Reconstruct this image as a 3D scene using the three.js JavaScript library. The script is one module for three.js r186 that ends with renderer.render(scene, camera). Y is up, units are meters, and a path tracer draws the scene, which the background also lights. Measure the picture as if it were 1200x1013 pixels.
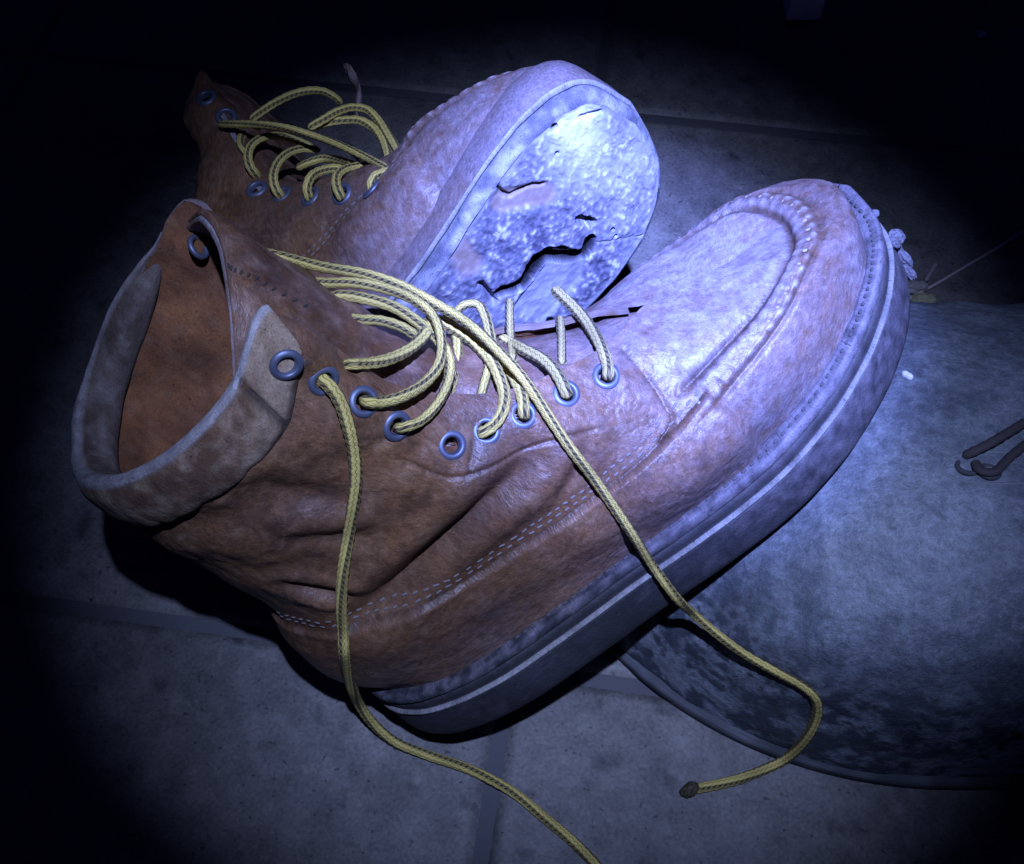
import * as THREE from 'three';
import { mergeGeometries } from 'three/addons/utils/BufferGeometryUtils.js';
import { ImprovedNoise } from 'three/addons/math/ImprovedNoise.js';

// ---------------------------------------------------------------- camera, light, exposure
const scene = new THREE.Scene();
scene.background = new THREE.Color().setRGB(0.0011, 0.0014, 0.014);
const camera = new THREE.PerspectiveCamera(42, 1200 / 1013, 0.01, 20);
camera.position.set(0, 0.5405, 0);
camera.lookAt(0, 0.5405 - Math.sin(58 * Math.PI / 180), -Math.cos(58 * Math.PI / 180));
const renderer = new THREE.WebGLRenderer({ antialias: true });
renderer.setSize(1024, 864);
renderer.toneMapping = THREE.LinearToneMapping;
renderer.toneMappingExposure = 1.12;
renderer.shadowMap.enabled = true;
// the hand-held torch beside the phone: one cold white beam
const torch = new THREE.SpotLight(new THREE.Color().setRGB(0.385, 0.50, 1.0), 2.95);
torch.position.set(0.03, 0.85, -0.01);
torch.target.position.set(0.022, 0.0, -0.330);
torch.angle = 0.326; torch.penumbra = 1; torch.decay = 2;
torch.castShadow = true; torch.shadow.radius = 0.35; torch.shadow.mapSize.set(2048, 2048);
torch.name = 'torch_light'; torch.target.name = 'torch_target';
scene.add(torch, torch.target);
const core = new THREE.SpotLight(new THREE.Color().setRGB(0.20, 0.28, 1.0), 12.5);   // the hot middle of the same beam
core.position.copy(torch.position); core.target.position.set(0.055, 0.16, -0.315);
core.angle = 0.19; core.penumbra = 1; core.castShadow = true; core.shadow.radius = 0.35; core.name = 'torch_core'; core.target.name = 'torch_core_target';
scene.add(core, core.target);

// ---------------------------------------------------------------- helpers
let seed = 7;
const rnd = () => { seed = (seed * 1664525 + 1013904223) >>> 0; return seed / 4294967296; };
const noiseGen = new ImprovedNoise();
const ns = (x, y, z = 0) => noiseGen.noise(x + 31.7, y + 11.3, z + 5.1);
const fbm = (x, y, z, o = 4) => { let s = 0, a = 0.5, f = 1; for (let i = 0; i < o; i++) { s += a * ns(x * f, y * f, z * f + i * 7.7); f *= 2.03; a *= 0.5; } return s; };
const clamp = (x, a = 0, b = 1) => Math.min(b, Math.max(a, x));
const smooth = (a, b, x) => { const t = clamp((x - a) / (b - a)); return t * t * (3 - 2 * t); };
const gauss = (d, w) => Math.exp(-(d * d) / (w * w));
const lerp = (a, b, t) => a + (b - a) * t;
const V = (x, y, z) => new THREE.Vector3(x, y, z);
const RGB = (r, g, b) => new THREE.Color().setRGB(r, g, b);
const used = {};
function numbered(n) { used[n] = (used[n] ?? -1) + 1; return used[n] ? n + '_' + String(used[n]).padStart(3, '0') : n; }
function part(name, geo, mat, parent) {
  const m = new THREE.Mesh(geo, mat); m.name = name; m.castShadow = m.receiveShadow = true; parent.add(m); return m;
}
function thing(name, label, category, group) {
  const g = new THREE.Group(); g.name = numbered(name); scene.add(g); g.userData = { label, category };
  if (group) g.userData.group = group; return g;
}
function tagged(name, geo, mat, label, category, group) {
  const m = part(numbered(name), geo, mat, scene); m.userData = { label, category }; if (group) m.userData.group = group; return m;
}
// a grid of vertices: fn(i, j) returns a Vector3; col(i, j, p, n) an [r, g, b]; closed in i if wrap
function grid(ni, nj, fn, { wrap = false, color, uv, flip = false } = {}) {
  const P = new Float32Array(ni * nj * 3), U = new Float32Array(ni * nj * 2), idx = [];
  for (let i = 0; i < ni; i++) for (let j = 0; j < nj; j++) {
    const p = fn(i, j), k = i * nj + j; P[k * 3] = p.x; P[k * 3 + 1] = p.y; P[k * 3 + 2] = p.z;
    const w = uv ? uv(i, j) : [i / ni, j / nj]; U[k * 2] = w[0]; U[k * 2 + 1] = w[1];
  }
  const last = wrap ? ni : ni - 1;
  for (let i = 0; i < last; i++) for (let j = 0; j < nj - 1; j++) {
    const a = i * nj + j, b = ((i + 1) % ni) * nj + j, c = b + 1, d = a + 1;
    if (flip) idx.push(a, d, c, a, c, b); else idx.push(a, b, c, a, c, d);
  }
  const g = new THREE.BufferGeometry();
  g.setAttribute('position', new THREE.BufferAttribute(P, 3)); g.setAttribute('uv', new THREE.BufferAttribute(U, 2)); g.setIndex(idx); g.computeVertexNormals();
  if (color) {
    const C = new Float32Array(ni * nj * 3), N = g.attributes.normal.array;
    for (let i = 0; i < ni; i++) for (let j = 0; j < nj; j++) {
      const k = i * nj + j, c = color(i, j, V(P[k * 3], P[k * 3 + 1], P[k * 3 + 2]), V(N[k * 3], N[k * 3 + 1], N[k * 3 + 2])); C[k * 3] = c[0]; C[k * 3 + 1] = c[1]; C[k * 3 + 2] = c[2];
    }
    g.setAttribute('color', new THREE.BufferAttribute(C, 3));
  }
  return g;
}
const mix3 = (a, b, t) => [lerp(a[0], b[0], t), lerp(a[1], b[1], t), lerp(a[2], b[2], t)];
const polyDist = (p, poly) => {   // distance to a polyline, where along it (0..1 per segment) it is nearest
  let best = 1e9, at = 0;
  for (let i = 0; i < poly.length - 1; i++) {
    const a = poly[i], b = poly[i + 1], ex = b.x - a.x, ey = b.y - a.y, ez = b.z - a.z;
    const t = clamp(((p.x - a.x) * ex + (p.y - a.y) * ey + (p.z - a.z) * ez) / (ex * ex + ey * ey + ez * ez + 1e-12));
    const d = (p.x - a.x - ex * t) ** 2 + (p.y - a.y - ey * t) ** 2 + (p.z - a.z - ez * t) ** 2;
    if (d < best) { best = d; at = i + t; }
  }
  return [Math.sqrt(best), at / (poly.length - 1)];
};
const spline = (pts, n) => new THREE.CatmullRomCurve3(pts.map((p) => V(...p))).getPoints(n);

// ---------------------------------------------------------------- textures
function dataTex(w, h, fn, srgb = false) {
  const d = new Uint8Array(w * h * 4);
  for (let y = 0; y < h; y++) for (let x = 0; x < w; x++) { const c = fn(x, y), k = (y * w + x) * 4; d[k] = c[0]; d[k + 1] = c[1]; d[k + 2] = c[2]; d[k + 3] = 255; }
  const t = new THREE.DataTexture(d, w, h); t.wrapS = t.wrapT = THREE.RepeatWrapping; t.magFilter = THREE.LinearFilter; t.minFilter = THREE.LinearFilter;
  if (srgb) t.colorSpace = THREE.SRGBColorSpace; t.needsUpdate = true; return t;
}
const per2 = (x, y, f, o, seedz) => {                // tileable noise, x and y in 0..1
  const n = (a, b) => { let s = 0, am = 0.5, k = f; for (let i = 0; i < o; i++) { s += am * ns(a * k, b * k, seedz + i * 3.3); k *= 2.1; am *= 0.55; } return s; };
  return (n(x, y) * (1 - x) * (1 - y) + n(x - 1, y) * x * (1 - y) + n(x, y - 1) * (1 - x) * y + n(x - 1, y - 1) * x * y) / Math.sqrt((1 - x) ** 2 * (1 - y) ** 2 + x * x * (1 - y) ** 2 + (1 - x) ** 2 * y * y + x * x * y * y);
};
const grainTex = dataTex(512, 512, (x, y) => { const a = per2(x / 512, y / 512, 22, 3, 1), b = 1 - Math.abs(per2(x / 512, y / 512, 30, 2, 8)) * 2.2, v = clamp(0.45 + a * .8 + (b - .7) * .35) * 255; return [v, v, v]; });
const stoneTex = dataTex(768, 768, (x, y) => { const a = per2(x / 768, y / 768, 9, 4, 21), b = per2(x / 768, y / 768, 70, 3, 33), c = Math.pow(1 - Math.min(1, Math.abs(per2(x / 768, y / 768, 16, 3, 44)) * 2.6), 7), d = smooth(.30, .42, per2(x / 768, y / 768, 48, 2, 51)); const v = clamp(.74 + a * .42 + b * .42 - c * .16 * (a > 0 ? 1 : .3) - d * .42) * 255; return [v, v * .99, v * .98]; });
const hideTex = dataTex(768, 768, (x, y) => { const a = per2(x / 768, y / 768, 14, 4, 61), b = per2(x / 768, y / 768, 80, 3, 71), c = Math.pow(1 - Math.min(1, Math.abs(per2(x / 768, y / 768, 20, 4, 83)) * 2.4), 9), e = Math.pow(1 - Math.min(1, Math.abs(per2(x / 768, y / 768, 9, 5, 95)) * 3.4), 14), d = smooth(.26, .40, per2(x / 768, y / 768, 95, 1, 99)); const v = .74 + a * .34 + b * .20 - d * .16; return [clamp(v - c * .18 + e * .5) * 255, clamp(v - c * .2 + e * .48) * 255, clamp(v - c * .22 + e * .44) * 255]; });
const GS = 0.045;                                  // one repeat of the grain is 45 mm
grainTex.repeat.set(1, 1);

// ---------------------------------------------------------------- boot shape (local metres: x heel to toe, y up, +z the outer side of the right boot)
const OX = [0, .01, .03, .07, .13, .2, .3, .42, .55, .68, .78, .86, .92, .96, .985, 1], OW = [0, .38, .62, .83, .95, 1.0, .97, .94, 1.03, 1.22, 1.29, 1.25, 1.11, .90, .62, 0];
const interp = (x, X, Y) => { if (x <= X[0]) return Y[0]; for (let i = 1; i < X.length; i++) if (x <= X[i]) return lerp(Y[i - 1], Y[i], (x - X[i - 1]) / (X[i] - X[i - 1])); return Y[Y.length - 1]; };
function outline(inset, n = 320) {                 // closed outline of the sole, near half first (heel back > toe > heel back)
  let P = [];
  for (let i = 0; i < n; i++) { const t = i / n * Math.PI * 2, s = (1 - Math.cos(t)) / 2, w = interp(s, OX, OW) * 0.042; P.push([s * 0.30, (t < Math.PI ? w : -w)]); }
  for (let k = 0; k < 12; k++) P = P.map((p, i) => { const a = P[(i + n - 1) % n], b = P[(i + 1) % n]; return [(a[0] + 2 * p[0] + b[0]) / 4, (a[1] + 2 * p[1] + b[1]) / 4]; });
  P = P.map((p, i) => { const a = P[(i + n - 1) % n], b = P[(i + 1) % n], tx = b[0] - a[0], tz = b[1] - a[1], l = Math.hypot(tx, tz); return [p[0] + tz / l * inset, p[1] - tx / l * inset]; });
  return P.map((p) => [p[0], p[1] * 0.94]);
}
// the rows of the upper, each through five points base > wall > seam > shoulder > edge; base comes from the outline
const NEAR = [
  [.0082, -.004, .058, 0, .004, .100, 0, -.004, .148, 0, -.006, .190, 0],
  [.014, .004, .058, .022, .008, .100, .019, .002, .148, .022, .004, .191, .022],
  [.035, .030, .058, .034, .026, .100, .033, .020, .148, .036, .022, .192, .038],
  [.060, .056, .058, .035, .050, .100, .037, .046, .150, .041, .046, .194, .046],
  [.090, .085, .058, .033, .080, .100, .039, .074, .150, .043, .074, .200, .047],
  [.115, .112, .058, .034, .104, .100, .040, .094, .150, .041, .100, .213, .044],
  [.130, .126, .056, .036, .120, .092, .040, .109, .130, .038, .105, .185, .031],
  [.145, .142, .055, .038, .137, .086, .040, .124, .118, .036, .112, .155, .027],
  [.160, .158, .054, .042, .155, .080, .041, .145, .107, .034, .134, .129, .025],
  [.175, .174, .053, .044, .172, .076, .041, .165, .097, .031, .157, .116, .021],
  [.195, .195, .053, .046, .193, .072, .040, .188, .090, .026, .182, .103, .012],
  [.215, .216, .052, .046, .212, .071, .040, .206, .085, .022, .200, .094, 0],
  [.240, .243, .051, .0435, .235, .068, .0385, .226, .076, .020, .216, .084, 0],
  [.264, .267, .049, .036, .254, .065, .0325, .242, .070, .017, .229, .0775, 0],
  [.282, .2835, .046, .0265, .267, .060, .0225, .252, .0655, .012, .237, .072, 0],
  [.2918, .2925, .044, 0, .2735, .0575, 0, .258, .0625, 0, .243, .069, 0]];
const FAR = [null,
  [.014, .004, .058, -.022, .008, .100, -.019, .002, .150, -.022, .000, .197, -.022],
  [.035, .030, .058, -.034, .026, .100, -.033, .018, .155, -.037, .012, .203, -.040],
  [.060, .056, .058, -.035, .050, .100, -.037, .044, .158, -.042, .040, .217, -.047],
  [.090, .085, .058, -.033, .080, .102, -.039, .072, .162, -.043, .068, .226, -.048],
  [.115, .112, .058, -.034, .104, .104, -.040, .096, .165, -.041, .092, .232, -.045],
  [.130, .126, .058, -.036, .120, .098, -.040, .110, .145, -.038, .100, .200, -.033],
  [.145, .142, .057, -.038, .137, .093, -.040, .124, .128, -.036, .110, .165, -.030],
  [.160, .158, .056, -.042, .155, .089, -.041, .145, .114, -.035, .132, .133, -.028],
  [.175, .174, .055, -.044, .172, .086, -.041, .165, .104, -.032, .156, .118, -.023],
  [.195, .195, .054, -.046, .193, .083, -.041, .188, .096, -.027, .182, .104, -.013],
  [.215, .216, .053, -.046, .212, .081, -.041, .206, .091, -.022, .200, .094, 0],
  [.240, .243, .051, -.0435, .235, .073, -.039, .226, .080, -.020, .216, .084, 0],
  [.264, .267, .049, -.036, .254, .068, -.0325, .242, .073, -.017, .229, .0775, 0],
  [.282, .2835, .046, -.0265, .267, .062, -.0225, .252, .0675, -.012, .237, .072, 0]];
const ROWS = 30, TOE = 15;
const base0 = outline(0.0082);
function baseAt(x, near) {                          // base point on the feather line with this x
  const n = base0.length, h = n / 2;
  if (x <= base0[0][0]) return [base0[0][0], 0];
  if (x >= base0[h][0]) return [base0[h][0], 0];
  for (let i = 0; i < h; i++) { const a = base0[near ? i : (n - i) % n], b = base0[near ? i + 1 : n - i - 1]; if (b[0] >= x) { const t = (x - a[0]) / (b[0] - a[0] + 1e-9); return [x, lerp(a[1], b[1], t)]; } }
  return [x, 0];
}
const net = [];
for (let r = 0; r < ROWS; r++) {
  const near = r <= TOE, row = near ? NEAR[r] : FAR[ROWS - r], b = baseAt(row[0], near);
  net.push([V(b[0], 0.034, b[1]), V(...row.slice(1, 4)), V(...row.slice(4, 7)), V(...row.slice(7, 10)), V(...row.slice(10, 13))]);
}
const cr = (a, b, c, d, t) => { const t2 = t * t, t3 = t2 * t; return 0.5 * (2 * b + (c - a) * t + (2 * a - 5 * b + 4 * c - d) * t2 + (3 * b - a - 3 * c + d) * t3); };
const crv = (a, b, c, d, t) => V(cr(a.x, b.x, c.x, d.x, t), cr(a.y, b.y, c.y, d.y, t), cr(a.z, b.z, c.z, d.z, t));
function shape(warpY, warpZ, flip, slump, toeScale = 1, wide = 1) {                // the bare skin of the upper and what is needed to place things on it
  const warp = (q) => { const p = slump ? slump(q.clone()) : q.clone(); if (p.x > .2) p.x = .2 + (p.x - .2) * toeScale; const k = (p.x - 0.15) / 0.15; return V(p.x, p.y + warpY * (Math.max(0, k) ** 2 - .13 * Math.max(0, k) ** 5), (p.z * wide + warpZ * k * k) * flip); };
  const cols = (u) => { const r = Math.floor(u), t = u - r, m = (k) => net[((r + k) % ROWS + ROWS) % ROWS]; return [0, 1, 2, 3, 4].map((k) => crv(m(-1)[k], m(0)[k], m(1)[k], m(2)[k], t)); };
  const along = (c, v) => {
    const s = clamp(v, -0.05, 1.05) * 4, i = Math.min(3, Math.max(0, Math.floor(s))), t = s - i;
    const g = (k) => k < 0 ? V(0, 0, 0).addScaledVector(c[0], 2).sub(c[1]) : k > 4 ? V(0, 0, 0).addScaledVector(c[4], 2).sub(c[3]) : c[k];
    return crv(g(i - 1), g(i), g(i + 1), g(i + 2), t);
  };
  const at = (u, v) => warp(along(cols(u), v));
  const normal = (u, v) => { const e = 0.02, a = at(u + e, v).sub(at(u - e, v)), b = at(u, v + e / 2).sub(at(u, v - e / 2)); return a.cross(b).normalize().multiplyScalar(flip); };
  return { warp, at, normal, cols, along, flip };
}
function lump(r, sx, sy, sz, sd, base, pale) {
  const g = new THREE.IcosahedronGeometry(r, 5), p = g.attributes.position, C = new Float32Array(p.count * 3);
  for (let i = 0; i < p.count; i++) {
    const v = V(p.getX(i), p.getY(i), p.getZ(i)).divideScalar(r), k = 1 + .45 * fbm(v.x * 1.6 + sd, v.y * 1.6, v.z * 1.6, 3) + .18 * fbm(v.x * 6 + sd, v.y * 6, v.z * 6, 2); p.setXYZ(i, v.x * r * k * sx, v.y * r * k * sy, v.z * r * k * sz);
    const c = mix3(base, pale, clamp(.5 + 1.4 * fbm(v.x * 4 + sd, v.y * 4, v.z * 4, 3))); C.set(c, i * 3);
  }
  g.setAttribute('color', new THREE.BufferAttribute(C, 3)); g.computeVertexNormals(); return g;
}
// ---------------------------------------------------------------- materials
const leatherMat = new THREE.MeshPhysicalMaterial({ vertexColors: true, map: hideTex, roughness: 0.46, bumpMap: grainTex, bumpScale: 0.00020, specularIntensity: 0.8 });
const suedeMat = new THREE.MeshStandardMaterial({ vertexColors: true, map: stoneTex, roughness: 0.95, bumpMap: grainTex, bumpScale: 0.00025 });
const rubberMat = new THREE.MeshStandardMaterial({ vertexColors: true, map: stoneTex, roughness: 0.78, bumpMap: grainTex, bumpScale: 0.0002 });
const dirtMat = new THREE.MeshPhysicalMaterial({ vertexColors: true, roughness: 1, specularIntensity: 0.15 });
const randMat = new THREE.MeshStandardMaterial({ color: RGB(.46, .44, .43), roughness: 0.7 });
const threadMat = new THREE.MeshStandardMaterial({ color: RGB(.155, .13, .12), roughness: 0.9 });
const weltThreadMat = new THREE.MeshStandardMaterial({ color: RGB(.07, .066, .072), roughness: .95 });
const dustyThreadMat = new THREE.MeshStandardMaterial({ color: RGB(.30, .27, .27), roughness: 0.95 });
const darkThreadMat = new THREE.MeshStandardMaterial({ color: RGB(.035, .028, .024), roughness: 0.95 });
const eyeletMat = new THREE.MeshStandardMaterial({ color: RGB(.13, .145, .20), roughness: 0.5, metalness: 0.6 });

const BROWN = [.215, .098, .036], DARKB = [.072, .032, .014], TAN = [.37, .200, .085], DUST = [.36, .32, .37];
// split a grid geometry into pieces by a class per quad
function splitGrid(g, ni, nj, cls) {
  const out = {}, idx = g.index.array, per = {};
  let q = 0; const quads = idx.length / 6;
  for (q = 0; q < quads; q++) { const i = Math.floor(q / (nj - 1)), j = q % (nj - 1), c = cls(i, j); if (c) (per[c] ??= []).push(q); }
  for (const c in per) {
    const map = new Map(), ids = [], src = [];
    for (const q2 of per[c]) for (let k = 0; k < 6; k++) { const v = idx[q2 * 6 + k]; if (!map.has(v)) { map.set(v, src.length); src.push(v); } ids.push(map.get(v)); }
    const ng = new THREE.BufferGeometry();
    for (const n of ['position', 'normal', 'uv', 'color']) { const a = g.attributes[n]; if (!a) continue; const w = a.itemSize, A = new Float32Array(src.length * w); src.forEach((v, k) => { for (let e = 0; e < w; e++) A[k * w + e] = a.array[v * w + e]; }); ng.setAttribute(n, new THREE.BufferAttribute(A, w)); }
    ng.setIndex(ids); out[c] = ng;
  }
  return out;
}
// rings lofted upward: levels [inset, y]; caps close bottom and top
function slab(S, levels, color, capTop = true, capBottom = true, wobble = 0) {
  const n = 320, rings = levels.map(([ins, y]) => outline(ins, n).map((p) => S.warp(V(p[0], y, p[1]))));
  if (capBottom) { const c = outline(0, n); const r = rings[0]; rings.unshift(r.map((p, i) => S.warp(V(c[i][0], levels[0][1], c[i][1] * 0.02)))); }
  if (capTop) { const c = outline(0, n), m = levels.length - 1; rings.push(rings[rings.length - 1].map((p, i) => S.warp(V(c[i][0] * .98 + .003, levels[m][1], c[i][1] * 0.02)))); }
  return grid(n, rings.length, (i, j) => { const p = rings[j][i].clone(); if (wobble) { const w = fbm(p.x * 60, p.y * 60, p.z * 60, 3) * wobble; p.y += w; p.z += w * .7; } return p; },
    { wrap: true, flip: S.flip > 0, color, uv: (i, j) => [i / n * 0.72 / GS, rings[j][i].y / GS] });
}
// small bar between two points lying on a surface
function bar(a, b, n, w, h) {
  const d = b.clone().sub(a), l = d.length(); d.normalize(); const s = d.clone().cross(n).normalize(), m = n.clone();
  const g = new THREE.CapsuleGeometry(1, 1.2, 3, 7); g.rotateZ(Math.PI / 2); g.scale(l / 3.2, h, w);
  g.applyMatrix4(new THREE.Matrix4().makeBasis(d, m, s).setPosition(a.clone().add(b).multiplyScalar(.5))); return g;
}
function ring(at, n, ro, ri, h) {                   // a flanged metal eyelet lying on a surface
  const prof = [[ri * .94, -h * 3], [ri, -h * .4], [ri + (ro - ri) * .10, h * .5], [ri + (ro - ri) * .3, h], [ri + (ro - ri) * .6, h * .85], [ri + (ro - ri) * .88, h * .3], [ro, -h * .3], [ro, -h * .9]].map((p) => new THREE.Vector2(...p));
  const g = new THREE.LatheGeometry(prof, 28); g.applyQuaternion(new THREE.Quaternion().setFromUnitVectors(V(0, 1, 0), n)); g.translate(at.x, at.y, at.z); return g;
}
const DX = [.0, .0145, .030, .044, .063, .0855, .109, .135, .158, .181, .192, .21], DY = [.096, .090, .0848, .0806, .0765, .0730, .0717, .0721, .0733, .0747, .0760, .080];
const seamY = (x) => interp(x, DX, DY);            // where the quarters are stitched over the lower band of the upper
const NU = 640, NV = 190;
function buildUpper(boot, S, o) {
  // bare grid and normals
  const P = [], N = [];
  for (let i = 0; i < NU; i++) { const u = i / NU * ROWS, c = S.cols(u); for (let j = 0; j < NV; j++) P.push(S.warp(S.along(c, j / (NV - 1)))); }
  const bare = grid(NU, NV, (i, j) => P[i * NV + j], { wrap: true, flip: S.flip < 0 });
  const nb = bare.attributes.normal.array;
  const D = (i, j) => { const k = (i * NV + j) * 3; return V(nb[k], nb[k + 1], nb[k + 2]); };
  const U = (i) => { const u = i / NU * ROWS; return u; };
  const inPlug = (u) => Math.min(u, ROWS - u);     // 15 at the toe
  const meridian = (i) => { let l = 0; for (let j = 1; j < NV; j++) l += P[i * NV + j].distanceTo(P[i * NV + j - 1]); return l; };
  const len = []; for (let i = 0; i < NU; i++) len.push(meridian(i));
  // arc length along the moc seam for the puckers
  const arc = [0]; for (let i = 1; i < NU; i++) arc.push(arc[i - 1] + P[i * NV + Math.floor(NV / 2)].distanceTo(P[(i - 1) * NV + Math.floor(NV / 2)]));
  const seamV = 0.5;
  const info = (i, j) => {
    const u = U(i), v = j / (NV - 1), k = inPlug(u), p = P[i * NV + j], n = D(i, j);
    let h = 0, fleck = 0, dark = 0;
    const moc = smooth(o.mocFrom - .35, o.mocFrom + .25, k), d = (v - seamV) * len[i];
    if (moc > 0) {                                 // raised seam: valley inside, rolled puckered lip outside
      const ph = Math.sin(arc[i] / 0.0062 * Math.PI * 2), inner = gauss(d - 0.0075, 0.0018), band = smooth(-.0005, .0018, d) * (1 - smooth(.0058, .0078, d));
      h += moc * (0.0009 * gauss(d + 0.0012, 0.0019) + (0.0006 + 0.00014 * ph) * band - 0.0016 * inner - 0.0013 * gauss(d + .0045, .0016) + .0010 * smooth(.008, .014, d));
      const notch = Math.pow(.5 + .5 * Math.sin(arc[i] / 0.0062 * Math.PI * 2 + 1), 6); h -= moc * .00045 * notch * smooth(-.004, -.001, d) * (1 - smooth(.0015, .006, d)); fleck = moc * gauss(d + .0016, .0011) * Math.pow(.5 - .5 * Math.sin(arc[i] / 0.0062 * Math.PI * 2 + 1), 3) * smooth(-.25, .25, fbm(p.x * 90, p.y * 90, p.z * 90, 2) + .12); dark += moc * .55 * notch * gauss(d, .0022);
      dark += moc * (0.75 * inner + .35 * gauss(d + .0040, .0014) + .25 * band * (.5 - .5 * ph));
    }
    for (const c of o.creases) {                   // folds: a valley with a swelling on each side
      const [dd, t] = polyDist(p, c.pts), e = Math.sin(Math.PI * clamp(t * .9 + .05)) ** .6;
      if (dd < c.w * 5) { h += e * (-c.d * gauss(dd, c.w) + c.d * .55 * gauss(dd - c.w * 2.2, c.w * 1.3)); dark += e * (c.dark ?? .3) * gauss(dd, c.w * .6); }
    }
    for (const c of o.steps) {                     // one panel lying over another: step along a line
      const [dd, t] = polyDist(p, c.pts);
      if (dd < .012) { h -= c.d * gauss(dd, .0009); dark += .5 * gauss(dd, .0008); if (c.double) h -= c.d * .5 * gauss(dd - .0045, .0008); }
      if (c.lip && dd < .02) h += c.lip * gauss(dd - .008, .007);
    }
    const dy = p.y - seamY(p.x), quart = 1 - smooth(10.0, 10.4, k);
    if (quart > 0) {
      h += quart * (0.0026 * (1 - smooth(-.0014, .0008, dy)) + .0018 * gauss(dy + .014, .010) - .0022 * gauss(dy - .009, .010) * smooth(.02, .06, p.x));
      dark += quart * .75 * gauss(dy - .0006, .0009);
    }
    const rough = fbm(p.x * 38, p.y * 38, p.z * 38, 4), fine = fbm(p.x * 190, p.y * 190, p.z * 190, 3);
    h += 0.0015 * rough * o.wrinkle * (1 - .6 * moc) + 0.00026 * fine; { const cr1 = Math.pow(1 - Math.min(1, Math.abs(ns(p.x * 150 + 4 * rough, p.y * 60, p.z * 150)) * 2.4), 4); h -= .00030 * cr1 * (1 - .3 * moc); }
    // soft sideways sag of the shaft
    const sh = smooth(.10, .16, p.y) * (k < 6 ? 1 : 0);
    h += sh * .0016 * Math.sin(p.y * 170 + p.x * 60 + 2 * rough);
    return { h, dark: clamp(dark), u, v, k, p, n, rough, fine, d, moc, fleck };
  };
  const I = []; for (let i = 0; i < NU; i++) for (let j = 0; j < NV; j++) I.push(info(i, j));
  const color = (i, j) => {
    const q = I[i * NV + j], p = q.p, m = fbm(p.x * 22 + 4, p.y * 22, p.z * 22, 4), m2 = fbm(p.x * 75, p.y * 75 + 3, p.z * 75, 4), sc = fbm(p.x * 30 + p.y * 170, p.y * 30, p.z * 160, 3);
    let c = mix3(BROWN, DARKB, clamp(.38 + m * 1.1 + m2 * .9)); c = mix3(c, TAN, clamp(-m * .8 + m2 * 1.5 + q.fine * .5 - .14) * .85);
    const raw = clamp(smooth(.12, .34, sc) * smooth(.0, .25, m2)); c = mix3(c, [.30, .19, .12], raw * .5);          // scuffs
    const wx = p.x + .012 * m2, wz = p.y + .010 * m, vein = Math.pow(1 - Math.min(1, Math.abs(ns(wx * 46, wz * 46, p.z * 46)) * 2.2), 10), vein2 = Math.pow(1 - Math.min(1, Math.abs(ns(wx * 120, wz * 30 + 9, p.z * 110)) * 2.0), 16);
    c = mix3(c, [.27, .155, .085], (vein * .35 + vein2 * .4) * smooth(-.1, .2, m2)); c = mix3(c, [.035, .017, .010], smooth(.16, .36, -m2 - m * .3) * .45);
    const plugTop = q.moc * smooth(-.001, .004, q.d), toe = smooth(o.dustFrom, o.dustFrom + .11, p.x), low = 1 - smooth(.03, .075, p.y - .03 * toe);
    let dust = toe * (.12 + .42 * plugTop) + low * .12 + .05 + o.dust * smooth(.1, .2, p.x);
    dust *= clamp(1 + m * .6 + m2 * .5 + q.fine * 1.1, .1, 1.6); dust += smooth(.15, .4, q.fine) * .3 * toe * plugTop;
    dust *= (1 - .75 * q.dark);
    c = mix3(c, DUST, clamp(dust, 0, .95)); c = mix3(c, [.50, .47, .48], q.fleck * .9); return mix3(c, [.02, .012, .01], q.dark * .8);  // dark paints shade into folds, seam grooves and panel edges
  };
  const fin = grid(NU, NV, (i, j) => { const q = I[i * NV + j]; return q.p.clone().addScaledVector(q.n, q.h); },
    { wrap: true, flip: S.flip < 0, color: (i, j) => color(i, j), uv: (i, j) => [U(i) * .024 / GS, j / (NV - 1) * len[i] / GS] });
  const pieces = splitGrid(fin, NU, NV, (i, j) => {
    const u = U(i), v = j / (NV - 1), k = inPlug(u);
    if (k > o.mocFrom && v >= seamV) return 'toe_plug';
    const c0 = I[i * NV + j].p; for (const e of o.eyelets) if (c0.distanceToSquared(e) < .0036 ** 2) return null;
    if (k >= 10.2 || c0.y < seamY(c0.x)) return 'vamp';
    return u < TOE ? 'quarter_near' : 'quarter_far';
  });
  for (const n in pieces) part(n.replace(/_(near|far)$/, ''), pieces[n], leatherMat, boot);
  const FP = fin.attributes.position.array, FN = fin.attributes.normal.array;
  const find = (q) => { let b = 1e9, bi = 0; for (let k = 0; k < FP.length; k += 3) { const d = (FP[k] - q.x) ** 2 + (FP[k + 1] - q.y) ** 2 + (FP[k + 2] - q.z) ** 2; if (d < b) { b = d; bi = k; } } return { p: V(FP[bi], FP[bi + 1], FP[bi + 2]), n: V(FN[bi], FN[bi + 1], FN[bi + 2]) }; };
  const gridAt = (u, v) => { const i = ((Math.round(u / ROWS * NU) % NU) + NU) % NU, j = Math.round(clamp(v) * (NV - 1)), k = (i * NV + j) * 3; return { p: V(FP[k], FP[k + 1], FP[k + 2]), n: V(FN[k], FN[k + 1], FN[k + 2]) }; };
  // inside: lining and the cut edge of the leather
  const LU = 300, LV = 60, u0 = 19.3, span = ROWS - 2 * 4.3 + .0;  // rows 19.3 .. 30 .. 10.7
  const us = (i) => u0 + (i / (LU - 1)) * (ROWS - u0 + 10.7);
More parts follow.
